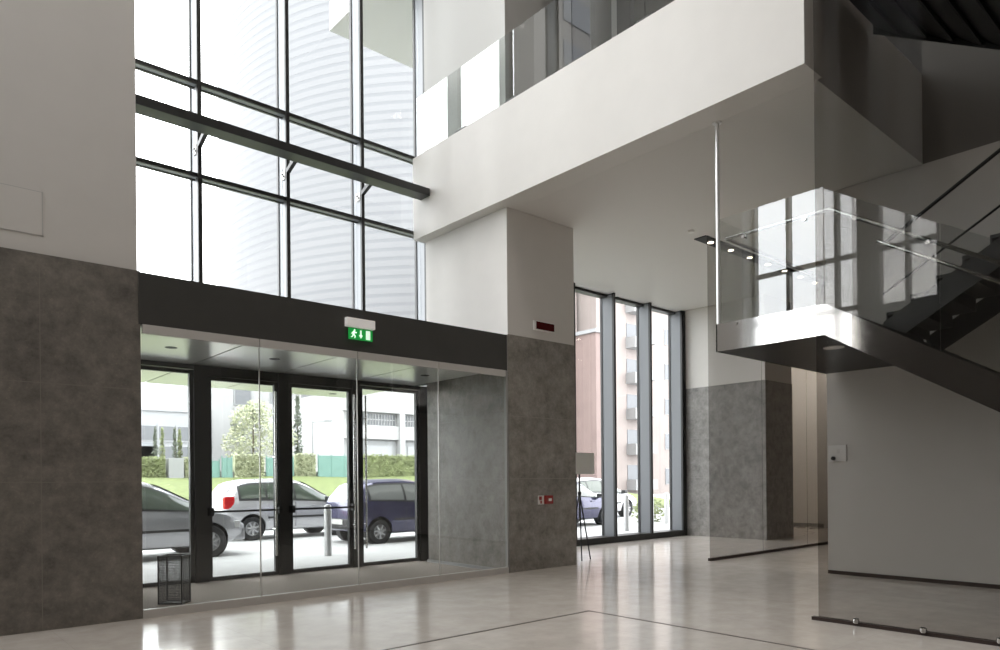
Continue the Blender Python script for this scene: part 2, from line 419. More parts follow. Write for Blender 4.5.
gf = thing('window_3', 'frameless glass entrance screen under the dark fascia', 'glass screen', (4.9, YG, 0), kind='structure')
gx = [XL + .03, 3.60, 4.97, 6.34, XK - .05]
for i in range(4):
    B(gx[i] + .004, gx[i + 1] - .004, YG, YG + .012, .09, F0 - .02).build('pane', 'glass_clear', gf)
    B(gx[i] + .006, gx[i + 1] - .006, YG - .018, YG + .03, F0 - .1, F0 - .001).build('head_channel', 'channel_light', gf)
for x in gx[1:4]:
    B(x - .006, x + .006, YG - .001, YG + .013, .09, F0 - .1).build('joint', 'aluminium', gf)
B(XL + .02, XK - .04, YG - .03, YG + .04, 0, .095).build('sill_channel', 'channel_light', gf)
B(XK - .035, XK - .003, YG - .005, YG + .05, 0, 3.85).build('edge_channel', 'edge_grey', gf)
struct('floor_entrance_mat', B(XL + .05, XK - .13, 8.72, 11.1, 0, .006), 'mat_brown', 'brown entrance mat inside the vestibule', 'mat')
struct('baseboard_vestibule', B(XK - .03, XK - .001, 8.72, 10.8, 0, .05), 'concrete_white', 'pale stone skirting along the column inside the vestibule', 'baseboard')

# entrance doors: two fixed lights and two glazed leaves
def frame(o, x0, x1, z0, z1, w, y0, y1, name='frame'):
    f = MB().box(x0, x0 + w, y0, y1, z0, z1).box(x1 - w, x1, y0, y1, z0, z1)
    f.box(x0 + w, x1 - w, y0, y1, z1 - w, z1).box(x0 + w, x1 - w, y0, y1, z0, z0 + w)
    return f.build(name, 'dark_metal', o)
DY0, DY1 = 11.0, 11.15
dw = thing('trim_door_frame', 'black metal frame around the entrance doors', 'door frame', (4.9, DY0, 0), kind='structure')
for x0, x1 in ((3.62, 3.82), (4.94, 5.12), (6.28, 6.44), (7.70, 7.94)):
    B(x0, x1, DY0, DY1, 0, F0).build('post', 'dark_metal', dw)
B(3.82, 6.28, DY0 + .01, DY1 + .05, 3.12, F0).build('header', 'dark_metal', dw)
B(XL, 3.62, DY0 + .01, DY1 + .05, 3.20, F0).build('header', 'dark_metal', dw)
B(6.44, 7.70, DY0 + .01, DY1 + .05, 3.20, F0).build('header', 'dark_metal', dw)
B(7.94, 9.2, DY0, DY1, 0, F0).build('side_panel', 'dark_metal', dw)
for i, (x0, x1, z1, lab) in enumerate(((XL + .02, 3.615, 3.19, 'fixed glass light in a black frame left of the doors'),
                                       (3.825, 4.935, 3.115, 'left glazed door leaf with a push bar'),
                                       (5.125, 6.275, 3.115, 'middle glazed door leaf with a push bar and pull handle'),
                                       (6.445, 7.695, 3.19, 'right glazed door leaf with a tall steel pull handle'))):
    d = thing('door_%d' % (i + 1), lab, 'door', ((x0 + x1) / 2, DY0, 0), kind='structure')
    frame(d, x0, x1, .01, z1, .055, DY0 + .03, DY0 + .1)
    B(x0 + .05, x1 - .05, DY0 + .06, DY0 + .072, .06, z1 - .05).build('pane', 'glass_clear', d)
    if i in (1, 2):
        pb = MB().tube((x0 - .02, DY0 - .07, 1.06), (x1 + .0, DY0 - .07, 1.06), .016, n=10).build('push_bar', 'trim_black', d, smooth=True)
        MB().box(x0 - .02, x0 + .04, DY0 - .09, DY0 + .03, 1.0, 1.12).box(x1 - .04, x1 + .02, DY0 - .09, DY0 + .03, 1.0, 1.12).build('bar_bracket', 'trim_black', pb)
    hx = {1: (x1 - .09,), 2: (x1 - .01, ), 3: (x0 + .05,)}.get(i, ())
    for x in hx:
        h = MB().tube((x, DY0 - .08, .33), (x, DY0 - .08, 3.0 if i > 1 else 2.95), .017, n=12).build('pull_handle', 'brushed_steel', d, smooth=True)
        sp_ = MB()
        for z in (.75, 1.9, 2.6): sp_.tube((x, DY0 - .08, z), (x, DY0 + .03, z), .012, n=8)
        sp_.build('standoff', 'brushed_steel', h, smooth=True)

# umbrella bin of wire mesh inside the vestibule
bn = thing('wire_bin', 'dark wire mesh bin standing behind the leftmost glass pane', 'bin', (2.82, 9.36, .006))
bn.rotation_euler = (0, 0, math.radians(-42))
w_, h_ = .145, .60
f_ = MB()
for x in (-w_, w_):
    for y in (-.11, .11): f_.box(x - .008, x + .008, y - .008, y + .008, 0, h_)
for z in (0.0, h_ - .016):
    for y in (-.11, .11): f_.box(-w_, w_, y - .008, y + .008, z, z + .016)
    for x in (-w_, w_): f_.box(x - .008, x + .008, -.11, .11, z, z + .016)
f_.build('frame', 'trim_black', bn, local=True)
k_ = MB()
nx = 18
for i in range(1, nx):
    x = -w_ + 2 * w_ * i / nx
    for y in (-.11, .11): k_.box(x - 0.0018, x + 0.0018, y - .002, y + .002, .016, h_ - .016)
for i in range(1, 13):
    y = -.11 + .22 * i / 13
    for x in (-w_, w_): k_.box(x - .002, x + .002, y - 0.0018, y + 0.0018, .016, h_ - .016)
for i in range(1, 30):
    z = h_ * i / 30
    for y in (-.11, .11): k_.box(-w_, w_, y - .002, y + .002, z - 0.0018, z + 0.0018)
    for x in (-w_, w_): k_.box(x - .002, x + .002, -.11, .11, z - 0.0018, z + 0.0018)
k_.build('wire_mesh', 'trim_black', bn, local=True)
B(-w_, w_, -.11, .11, .004, .01).build('bottom_tray', 'trim_black', bn, local=True)

# exit sign on the fascia
ex = thing('exit_sign', 'green running-man exit sign below a white emergency lamp on the dark fascia', 'exit sign', (4.99, 8.56, 3.44))
B(4.78, 5.215, 8.49, 8.56, 3.585, 3.705).build('lamp_housing', 'lamp_white', ex, bevel=.008)
gp = B(4.82, 5.185, 8.515, 8.535, 3.42, 3.57).build('green_panel', 'exit_green', ex)
B(4.97, 5.03, 8.52, 8.56, 3.56, 3.60).build('bracket', 'white_plastic', ex)
yq, yf = 8.510, 8.516
ic = MB()
def bar2(mb, a, b_, w):
    a, b_ = Vector(a), Vector(b_); d = (b_ - a).normalized(); q = Vector((-d.y, d.x)) * w / 2
    mb.prism([tuple(a - q), tuple(b_ - q), tuple(b_ + q), tuple(a + q)], yq, yf, 'y')
ic.tube((4.905, yq, 3.545), (4.905, yf, 3.545), .013, n=12)
for a, b_, w in (((4.90, 3.53), (4.885, 3.485), .026), ((4.885, 3.487), (4.915, 3.465), .016), ((4.915, 3.465), (4.905, 3.437), .014),
                 ((4.885, 3.487), (4.87, 3.455), .016), ((4.87, 3.455), (4.85, 3.448), .014), ((4.90, 3.525), (4.925, 3.505), .012),
                 ((4.925, 3.505), (4.935, 3.52), .011), ((4.895, 3.525), (4.87, 3.51), .012), ((4.87, 3.51), (4.86, 3.49), .011)):
    bar2(ic, a, b_, w)
ic.build('running_man', 'exit_white', gp)
ar = MB(); bar2(ar, (5.0, 3.55), (5.0, 3.48), .022)
ar.prism([(4.97, 3.485), (5.0, 3.44), (5.03, 3.485)], yq, yf, 'y'); ar.build('arrow', 'exit_white', gp)
B(5.08, 5.145, yq, yf, 3.435, 3.555).build('door_pictogram', 'exit_white', gp)

# red display and fire call point on the column
ds = thing('wall_display', 'dark red display panel in a white frame high on the column', 'display', (8.55, 8.56, 4.08))
B(8.30, 8.78, 8.52, 8.56, 4.005, 4.165).build('housing', 'white_plastic', ds, bevel=.004)
B(8.34, 8.765, 8.514, 8.522, 4.022, 4.148).build('red_screen', 'display_red', ds)
fs = thing('fire_sign', 'small red and white fire alarm sign on the column stone', 'sign', (8.44, 8.55, 1.1))
B(8.37, 8.50, 8.535, 8.55, 1.085, 1.235).build('backing', 'white_plastic', fs)
sgn = MB().box(8.383, 8.445, 8.53, 8.536, 1.165, 1.222).box(8.41, 8.445, 8.53, 8.536, 1.10, 1.15)
sgn.prism([(8.38, 1.16), (8.44, 1.16), (8.40, 1.20)], 8.5295, 8.536, 'y').build('red_symbol', 'alarm_red', fs)
cp = thing('fire_call_point', 'red fire alarm call point with a white button beside the fire sign', 'call point', (8.6, 8.55, 1.1))
B(8.51, 8.69, 8.50, 8.55, 1.09, 1.235).build('box', 'alarm_red', cp, bevel=.015)
B(8.575, 8.645, 8.494, 8.502, 1.14, 1.185).build('button', 'white_plastic', cp)

# easel sign behind the column
es = thing('sign_stand', 'black tripod stand holding a grey sign board by the side windows', 'sign stand', (9.95, 9.05, 0))
st_ = MB()
for p in ((9.78, 8.85), (10.13, 8.95), (9.93, 9.35)):
    st_ = MB().tube((p[0], p[1], 0), (9.95, 9.05, 1.25), .011, .014, 8); st_.build('leg', 'black', es, smooth=True)
MB().tube((9.95, 9.05, .75), (9.95, 9.05, 1.92), .016, n=10).build('pole', 'black', es, smooth=True)
bd = B(9.62, 10.32, 9.0, 9.03, 1.60, 2.0); bd.build('sign_board', 'grey_board', es)
MB().lathe([(.035, 1.2), (.035, 1.27)], 12, c=(9.95, 9.05, 0)).build('collar', 'black', es, smooth=True)

# downlight slot along the corridor glass
dl = thing('downlight_slot', 'black recessed ceiling slot with a row of round downlights', 'downlights', (13.8, 7.36, S))
B(11.42, 16.9, 7.24, 7.49, S - .012, S + .003).build('slot', 'black', dl)
for i, x in enumerate((11.80, 12.50, 13.21, 13.93, 14.64, 15.36, 16.08, 16.7)):
    MB().lathe([(.055, S - .02), (.055, S - .012)], 18, c=(x, 7.38, 0)).build('lamp', 'lamp', dl)
    sl = bpy.data.lights.new('downlight_spot', 'SPOT'); sl.energy = 6; sl.color = (1, .92, .82); sl.spot_size = math.radians(70); sl.spot_blend = .6; sl.shadow_soft_size = .05
    so = bpy.data.objects.new('downlight_spot', sl); so.location = (x, 7.38, S - .05); COL.objects.link(so)
tag(MB().lathe([(.05, S - .03), (.06, S - .012), (.06, S + .003)], 16, c=(11.01, 7.28, 0)).build('smoke_detector', 'white_plastic', smooth=True), 'small round smoke detector on the soffit beside the downlight slot', 'smoke detector')

# unseen ceiling lights, added to brighten the floor and soffit
for n_, (x, y) in enumerate(((-.5, -1.5), (3.5, -1.5), (-.5, 2.5), (3.5, 2.5), (-.5, 6), (3.5, 6))):
    MB().lathe([(.45, HT - .02), (.45, HT - .001)], 24, c=(x, y, 0)).build('trim_fill_disc', 'fill_dim')['kind'] = 'structure'
    al = bpy.data.lights.new('ceiling_fill_light', 'AREA'); al.shape = 'DISK'; al.size = .9; al.energy = 80; al.color = (1, .95, .89)
    ao = bpy.data.objects.new('ceiling_fill_light', al); ao.location = (x, y, HT - .05); COL.objects.link(ao)
B(19.2, 19.8, 9.0, 10.8, S - .03, S - .002).build('trim_corridor_fill', 'lamp')['kind'] = 'structure'  # added light panel, out of view, that brightens the corridor
al = bpy.data.lights.new('corridor_fill_light', 'AREA'); al.shape = 'RECTANGLE'; al.size = .6; al.size_y = 1.8; al.energy = 45; al.color = (1, .985, .97)
ao = bpy.data.objects.new('corridor_fill_light', al); ao.location = (19.5, 9.9, S - .06); COL.objects.link(ao)

# wall plate on the right wall
wp = thing('wall_plate', 'white control plate at the left end of the right wall', 'wall plate', (11.2, 4.8, 1.75))
B(11.17, 11.2, 4.68, 4.95, 1.74, 1.99).build('plate', 'white_plastic', wp, bevel=.006)
MB().tube((11.14, 4.87, 1.79), (11.17, 4.87, 1.79), .03, n=14).build('black_knob', 'black', wp, smooth=True)
B(11.164, 11.172, 4.78, 4.82, 1.86, 1.93).build('grey_switch', 'grey_board', wp)

# ------------------------------------------------------------------ balcony balustrade
bal = thing('balcony_balustrade', 'frameless glass balustrade on the white balcony edge', 'balustrade', (7.57, 7.2, 7.4205))
ys = [10.82, 9.5, 8.22, 6.94, 5.66, 4.38, 3.6]
for i in range(6):
    B(7.56, 7.577, ys[i + 1] + .006, ys[i] - .006, 7.428, 8.53).build('pane', 'glass_rail', bal)
B(7.53, 7.61, 3.6, 10.82, 7.4205, 7.436).build('base_channel', 'brushed_steel', bal)
for y in ys[1:6]:
    B(7.535, 7.60, y - .15, y + .15, 7.436, 7.47).build('clamp', 'dark_metal', bal)
# posts of the upper gallery seen over the balcony edge
gp_ = thing('trim_gallery_frame', 'slim pale post and dark jamb inside the upper gallery', 'post', (9.95, 8.1, 7.2), kind='structure')
B(9.9, 10.0, 8.02, 8.14, 7.2, 10.4).build('post', 'mid_grey', gp_)
B(9.9, 10.0, 7.72, 8.02, 7.2, 10.4).build('jamb', 'dark_metal', gp_)

# ------------------------------------------------------------------ staircase
XS = 7.89; YE, YW = 3.52, 4.87; LZ = 3.40; RISE, RUN = .17, .2795
SL = RISE / RUN
stc = thing('staircase', 'suspended steel and glass switchback staircase with a mirror polished landing', 'staircase', (XS, YE, 0))
B(XS + .02, 10.93, YE, YW - .02, LZ - .05, LZ).build('landing_floor', 'tread_dark', stc)
ld = MB().prism([(XS, LZ - .33), (XS + .012, LZ - .33), (XS + .012, LZ + .0), (XS, LZ + .0)], YE - .1, YW, 'y')
B(XS, XS + .015, YE, YW, LZ - .33, LZ + .01).build('landing_fascia', 'steel', stc)
B(XS, 10.93, YW - .015, YW, LZ - .33, LZ + .01).build('landing_side', 'steel', stc)
B(XS + .015, 10.93, YE + .0, YW - .015, LZ - .325, LZ - .31).build('landing_soffit', 'soffit_black', stc)
MB().lathe([(.12, LZ - .335), (.12, LZ - .325)], 18, c=(8.75, 3.8, 0)).build('soffit_light', 'white_plastic', stc)
def stringer(x0, x1, ya, za, yb, zb, dz, material, name):
    """sloping plate between (ya,za) and (yb,zb) with vertical depth dz, thickness x0..x1"""
    return MB().prism([(ya, za - dz), (yb, zb - dz), (yb, zb), (ya, za)], x0, x1, 'x').build(name, material, stc)
N1 = 19
yb1, zb1 = YE - N1 * RUN, LZ - N1 * RISE
stringer(XS, XS + .015, YE, LZ + .01, yb1, zb1 + .03, .345, 'steel', 'stringer')
stringer(9.385, 9.40, YE, LZ, yb1, zb1 + .03, .33, 'steel', 'stringer')
stringer(XS + .015, 9.385, YE, LZ - .30, yb1 + .55, zb1 + .03, .015, 'black', 'flight_soffit')
for i in range(N1):
    y1 = YE - i * RUN; z1 = LZ - (i + 1) * RISE
    s_ = MB().box(XS + .016, 9.384, y1 - RUN - .02, y1, z1 - .04, z1).box(XS + .016, 9.384, y1 - .015, y1, z1, z1 + RISE - .04)
    s_.build('step', 'tread_dark', stc)
# second flight: from the landing up towards the right, third flight back up to the gallery
N2 = 11
ye2, ze2 = YE - N2 * RUN, LZ + N2 * RISE
for x0 in (9.60, 11.13):
    stringer(x0, x0 + .015, YE + .03, LZ + .05, ye2, ze2 + .05, .33, 'tread_dark', 'stringer')
for i in range(N2):
    y1 = YE - i * RUN; z1 = LZ + (i + 1) * RISE
    MB().box(9.616, 11.129, y1 - RUN - .02, y1, z1 - .04, z1).box(9.616, 11.129, y1 - .015, y1, z1 - RISE, z1 - .04).build('step', 'tread_dark', stc)
B(XS, 11.14, ye2 - 1.3, ye2, ze2 - .3, ze2).build('upper_landing', 'tread_dark', stc)
for i in range(N2):
    y1 = ye2 + i * RUN; z1 = ze2 + (i + 1) * RISE
    st = MB().prism([(y1, z1 - RISE - .25), (y1 + RUN, z1 - .25), (y1 + RUN, z1), (y1, z1)], XS + .0, 9.40, 'x')
    MB().prism([(y1, z1 - RISE - .12), (y1 + .02, z1 - RISE - .12), (y1 + RUN + .02, z1 - .05), (y1 + RUN + .02, z1), (y1, z1)], XS, 9.40, 'x').build('step', 'black', stc)
stringer(9.385, 9.40, YE + .04, 7.32, ye2, 7.32 - (YE + .04 - ye2) * SL, .31, 'black', 'stringer')
# glass and rails
def gpoly(pts, a, b, axis, name='glass_panel', m_='glass_rail'):
    return MB().prism(pts, a, b, axis).build(name, m_, stc)
gpoly([(YE + .02, LZ - .05), (YW - .01, LZ - .05), (YW - .01, 4.71), (YE + .02, 4.71)], XS + .02, XS + .034, 'x')
gpoly([(XS + .03, LZ - .05), (9.35, LZ - .05), (9.35, 4.71), (XS + .03, 4.71)], YW - .035, YW - .02, 'y', m_='glass_window')
gpoly([(9.36, LZ - .05), (10.9, LZ - .05), (10.9, 4.71), (9.36, 4.71)], YW - .035, YW - .02, 'y', m_='glass_window')
ya = YE + .01
for k in range(5):
    yb = ya - 1.14
    za, zb = LZ - (YE - ya) * SL, LZ - (YE - yb) * SL
    gpoly([(yb + .012, zb - .08), (ya, za - .08), (ya, za + 1.28), (yb + .012, zb + 1.28)], XS + .02, XS + .034, 'x')
    ya = yb
def rail(pts, r_=.022, name='handrail', m_='steel'):
    mb = MB()
    for p, q in zip(pts, pts[1:]): mb.tube(p, q, r_, n=10)
    for p in pts[1:-1]: mb.lathe([(.0001, p[2] - r_), (r_ * .8, p[2] - r_ * .6), (r_, p[2]), (r_ * .8, p[2] + r_ * .6), (.0001, p[2] + r_)], 10, c=(p[0], p[1], 0))
    return mb.build(name, m_, stc, smooth=True)
XR = XS + .09
rail([(10.8, YW - .1, 4.47), (XR, YW - .1, 4.47), (XR, YE - .02, 4.47), (XR, yb1, zb1 + 1.07)])
rail([(9.31, YE - .02, 4.40), (9.31, yb1, zb1 + 1.0)])
rail([(9.66, YE + .05, LZ + 1.05), (9.66, ye2, ze2 + 1.05)], m_='tread_dark')
rail([(9.66, YE + .05, LZ + .42), (9.66, ye2, ze2 + .42)], .014, m_='tread_dark')
for y, z in ((4.5, 4.47), (3.75, 4.47), (3.2, 4.32), (2.5, 3.89), (1.8, 3.46)):
    MB().tube((XS + .035, y, z - .06), (XR, y, z - .06), .011, n=8).tube((XR, y, z - .06), (XR, y, z), .009, n=8).tube((XS + .005, y, z - .06), (XS + .02, y, z - .06), .022, n=12).build('rail_bracket', 'steel', stc, smooth=True)
for y, z in ((4.6, LZ - .02), (3.7, LZ - .02), (3.05, 3.10), (2.5, 2.76), (1.9, 2.40)):
    MB().tube((XS - .012, y, z), (XS + .02, y, z), .024, n=12).build('glass_stud', 'steel', stc, smooth=True)
MB().tube((XS + .03, 4.85, LZ - .3), (XS + .03, 4.85, S), .025, n=16).build('hanger_rod', 'rod_steel', stc, smooth=True)
MB().lathe([(.055, S - .012), (.055, S)], 18, c=(XS + .03, 4.85, 0)).build('rod_plate', 'rod_steel', stc)

# ------------------------------------------------------------------ smoked glass screens
s1 = thing('glass_screen', 'full height smoked glass screen in front of the stair flight', 'glass screen', (7.45, 1, 0))
yy = [3.42, 1.2, -1.0, -3.2]
for i in range(3):
    B(7.445, 7.46, yy[i + 1] + .004, yy[i] - .004, .03, 11.5).build('pane', 'glass_smoked', s1)
B(7.42, 7.485, -3.2, 3.48, 0, .035).build('floor_channel', 'channel', s1)
for y in (3.02, 2.41, 1.8, 1.2, .6):
    MB().lathe([(.022, .03), (.03, .038), (.03, .075), (.02, .082)], 14, c=(7.405, y, 0)).build('steel_dot', 'steel', s1, smooth=True)  # row of small steel dots beside the floor channel
s2 = thing('glass_screen', 'smoked glass partition under the downlights beside the back corridor', 'glass screen', (13.5, 7.2, 0))
xx = [11.40, 13.3, 15.2, 17.1]
for i in range(3):
    B(xx[i] + .004, xx[i + 1] - .004, 7.193, 7.207, .03, S - .013).build('pane', 'glass_smoked', s2)
B(11.38, 17.1, 7.17, 7.23, 0, .05).build('floor_channel', 'channel', s2)

# ================================================================== OUTSIDE
struct('ground_paving', B(-40, 60, 11.25, 16.5, -.3, -.005), 'paving', 'pale pavement outside the entrance', 'pavement')
struct('ground_street', B(-60, 140, 16.5, 22.3, -.3, -.01), 'asphalt', 'pale street where the cars are parked', 'street')
struct('ground_far', B(-200, 400, 22.3, 400, -.4, -.05), 'paving', 'pale ground beyond the street', 'ground')
struct('ground_kerb', B(-60, 140, 22.2, 22.5, -.1, .12), 'kerb', 'stone kerb along the lawn', 'kerb')
lw = MB(); nL = 24
lw.grid([[(-10 + 44 * i / nL, 22.5 + 14 * j / 8, .08 + 1.75 * (j / 8) ** 1.0 + .06 * math.sin(i * 1.3 + j)) for j in range(9)] for i in range(nL + 1)])
tag(lw.build('lawn', 'grass', smooth=True), 'green grass bank rising beyond the street', 'lawn', kind='structure')
tag(B(-10, 34, 36.2, 37.5, 1.2, 2.05).build('garden_path', 'kerb'), 'pale path wall along the top of the grass bank', 'wall', kind='structure')

# overhang of the building above the curtain wall
struct('ceiling_overhang', B(7.3, 20, 11.4, 13.6, 11.0, 11.6), 'overhang', 'pale building overhang high outside the glass', 'overhang')

# grey office block up the street, off to the left: mirrored in the balcony glass
ob = thing('office_building', 'dark grey office block up the street mirrored in the balcony glass', 'building', (-41.5, 43, 0))
B(-55, -27, 43, 45.5, -.05, 52).build('walls', 'gallery_grey', ob)
for i in range(5):
    for k in range(11):
        w_ = B(-54 + i * 5, -50.6 + i * 5, 42.9, 43.02, 4 + k * 4.2, 6.4 + k * 4.2).build('window', 'bld_window', ob)

# ---- round tower
th = math.radians(52.5); TD = 120; tcx, tcy = TD * math.cos(th), TD * math.sin(th); TR = 36
tw = thing('round_tower', 'pale round office tower with horizontal floor bands filling the sky', 'building', (tcx, tcy, 0))
MB().lathe([(TR, -.05), (TR, 130)], 96).build('glass_drum', 'tower_glass', tw, smooth=True, local=True)
bd = MB()
for i in range(118):
    z = 2 + i * 1.08
    bd.lathe([(TR - .05, z), (TR + .012, z), (TR + .012, z + .7), (TR - .05, z + .7)], 96, cap=False)
bd.build('floor_bands', 'tower_panel', tw, smooth=True, local=True)

# ---- low buildings
def low_building(name, label, x0, x1, y0, y1, h, wallm, wins, loc=None):
    t_ = thing(name, label, 'building', ((x0 + x1) / 2, y0, 0))
    B(x0, x1, y0, y1, -.05, h).build('walls', wallm, t_)
    B(x0 - .15, x1 + .15, y0 - .15, y1 + .15, h, h + .25).build('parapet', wallm, t_)
    for a in wins:
        wx0, wx1, wz0, wz1 = a[:4]; m_ = a[4] if len(a) > 4 else 'bld_window'
        f_ = MB().box(wx0 - .12, wx1 + .12, y0 - .1, y0 + .02, wz0 - .12, wz1 + .12).build('window', a[5] if len(a) > 5 else 'concrete_grey', t_)
        B(wx0, wx1, y0 - .12, y0 - .05, wz0, wz1).build('pane', m_, f_)
    return t_
# depot with pillars right of the doors
dp = thing('depot_building', 'long white concrete building with pillars and louvred bays behind the hedge', 'building', (33, 45, 0))
B(25.0, 40.5, 45, 60, -.05, 8.0).build('walls', 'concrete_white', dp)
B(24.7, 40.6, 44.55, 45, 6.5, 8.2).build('parapet', 'concrete_white', dp)
B(24.9, 40.5, 44.6, 45, 4.55, 5.55).build('floor_band', 'concrete_white', dp)
for i in range(4):
    x = 25.6 + i * 3.75
    B(x, x + .45, 44.45, 45, -.05, 6.5).build('pillar', 'concrete_white', dp)
    w = B(x + .6, x + 3.6, 44.93, 45.02, 5.6, 6.4).build('louvre_window', 'bld_window', dp)
    k = MB()
    for q in range(12): k.box(x + .7 + q * .24, x + .74 + q * .24, 44.88, 44.93, 5.6, 6.4)
    k.box(x + .6, x + 3.6, 44.88, 44.93, 5.96, 6.02).build('louvre_bars', 'concrete_white', w)
    s_ = B(x + .6, x + 3.6, 44.9, 45.02, 2.7, 4.45).build('shutter_frame', 'concrete_grey', dp)
    B(x + .95, x + 3.3, 44.86, 44.9, 2.95, 4.1).build('shutter', 'facade_light', s_)
low_building('office_building', 'pale grey glazed office block at the far left', 6, 19.9, 60, 75, 7.2, 'facade_light',
             [(10 + i * 2.3, 12 + i * 2.3, 3.2, 4.7, 'bld_window_pale', 'facade_light') for i in range(3)] + [(15.6 + i * 1.4, 16.7 + i * 1.4, z, z + 1.1, 'bld_window', 'facade_light') for i in range(3) for z in (3.3, 4.9)])
low_building('apartment_building', 'white block with grey windows behind the pale tree', 20.2, 31, 64, 78, 13, 'concrete_white',
             [(21.2, 22.4, 4.2, 7.8, 'bld_window_pale'), (24.6, 26.0, 8.6, 11.4), (28.0, 28.5, 8.8, 10.6, 'bld_window_pale'), (21.3, 22.3, 8.8, 10.6, 'bld_window_pale'), (24.4, 25.4, 5.4, 6.8, 'bld_window_pale'), (27.5, 28.7, 5.4, 6.8, 'bld_window_pale')])

# ---- brick residential blocks seen through the side windows
def block(label, x0, x1, y, h, wallm, cols, balc, dz=3.0, z0=1.0, depth=12):
    t_ = thing('residential_block', label, 'building', ((x0 + x1) / 2, y, 0))
    B(x0, x1, y, y + depth, -.05, h).build('walls', wallm, t_)
    B(x0 - .2, x1 + .2, y - .2, y + depth + .2, h, h + .3).build('roof_edge', 'concrete_grey', t_)
    nf = int((h - z0 - 1) / dz)
    for f_ in range(nf):
        z = z0 + f_ * dz
        for cx_, ww in cols:
            w = B(cx_ - ww / 2 - .08, cx_ + ww / 2 + .08, y - .06, y + .02, z - .08, z + 1.58).build('window', 'concrete_grey', t_)
            B(cx_ - ww / 2, cx_ + ww / 2, y - .08, y - .03, z, z + 1.5).build('pane', 'bld_window', w)
        for cx_, ww in balc:
            b_ = MB().box(cx_ - ww / 2, cx_ + ww / 2, y - 1.1, y, z - .55, z - .4).build('balcony', 'balcony_white', t_)
            MB().box(cx_ - ww / 2, cx_ + ww / 2, y - 1.1, y - 1.03, z - .4, z + .45).box(cx_ - ww / 2, cx_ - ww / 2 + .06, y - 1.03, y, z - .4, z + .45).box(cx_ + ww / 2 - .06, cx_ + ww / 2, y - 1.03, y, z - .4, z + .45).build('parapet', 'balcony_white', b_)
            B(cx_ - ww / 2 + .1, cx_ + ww / 2 - .1, y - .05, y + .02, z - .4, z + 1.8).build('balcony_door', 'bld_window', b_)
    return t_
block('pink and beige residential block seen in the left pane of the side windows', 41, 48.2, 44, 27, 'brick_beige', [(45.4, .9)], [])
block('dark red brick stair tower with a white hood in front of the beige block', 46.2, 47.6, 40, 14, 'brick_pink', [], [], depth=3.7)
block('beige residential block with white balconies seen in the middle pane', 48.6, 55.5, 42, 30, 'brick_beige', [], [(53.6, 1.8)], dz=3.3)
block('beige residential block seen in the right pane of the side windows', 57.0, 66, 44, 32, 'brick_beige', [(61.9, .7)], [(57.9, 1.6)], dz=3.6)

# ---- plants
def leaf_cloud(mb, c, rad, n, size, rnd):
    for _ in range(n):
        while True:
            p = Vector((rnd.uniform(-1, 1), rnd.uniform(-1, 1), rnd.uniform(-1, 1)))
            if .25 < p.length < 1: break
        q = Vector((c[0] + p.x * rad[0], c[1] + p.y * rad[1], c[2] + p.z * rad[2]))
        u = Vector((rnd.uniform(-1, 1), rnd.uniform(-1, 1), rnd.uniform(-1, 1))).normalized()
        v = u.orthogonal().normalized(); s_ = size * rnd.uniform(.6, 1.3)
        mb.quad(q - u * s_, q - v * s_ * .5, q + u * s_, q + v * s_ * .5)
def tree(name, label, x, y, z, h, rad, leafm, blobs, group=None, n=420, size=.16, seed=1, slim=0):
    rnd = random.Random(seed)
    t_ = thing(name, label, 'tree', (x, y, z), group=group)
    MB().tube((0, 0, -z - .05), (0, 0, h * .75), .02 * h + .02, .02, 8).build('trunk', 'bark', t_, local=True, smooth=True)
    mb = MB()
    for bx, by, bz, br in blobs: leaf_cloud(mb, (bx, by, bz), (br * rad, br * rad, br * rad * 1.1), n, size, rnd)
    for q in range(slim):
        u_ = q / slim; w_ = rad * (1.25 - u_) * rnd.uniform(.75, 1.25)
        leaf_cloud(mb, (rnd.uniform(-.15, .15) * rad, 0, .25 + u_ * h * .95), (w_, w_, h * .09), n, size, rnd)
    mb.build('foliage', leafm, t_, local=True)
    return t_
tree('broadleaf_tree', 'pale green airy tree behind the teal fence', 16.0, 39, 2.0, 5, .95, 'leaf_pale',
     [(0, 0, 2.3, 1.3), (-.9, 0, 1.6, .9), (.9, .2, 1.9, 1.0), (.3, 0, 3.4, .8), (-.5, .1, 3.0, .8)], n=620, size=.09, seed=3)
tree('broadleaf_tree', 'pale green tree beside the tall dark conifer', 18.5, 40.5, 2.0, 4.5, .95, 'leaf_pale',
     [(0, 0, 2.2, .8), (-.2, 0, 1.5, .7), (.1, .2, 3.0, .5)], n=620, size=.09, seed=8)
tree('conifer', 'thin ragged dark conifer against the white facade', 19.6, 41, 2.0, 5, .35, 'leaf_dark',
     [], n=45, size=.12, seed=5, slim=14)
for i, px_ in enumerate((11.15, 11.65, 12.15, 12.55, 12.95)):
    cyp = tree('cypress', ['first small dark cypress from the left in front of the grey office block', 'second small dark cypress from the left in front of the grey office block',
                     'third small dark cypress from the left in front of the grey office block', 'fourth small dark cypress from the left in front of the grey office block',
                     'small dark cypress nearest the wide door post'][i], px_, 40 + (i % 2) * .5, 2.2, 2.2, .17, 'leaf_dark' if i % 2 == 0 else 'leaf',
         [], group='cypresses before the office block', n=50, size=.07, seed=20 + i, slim=9)
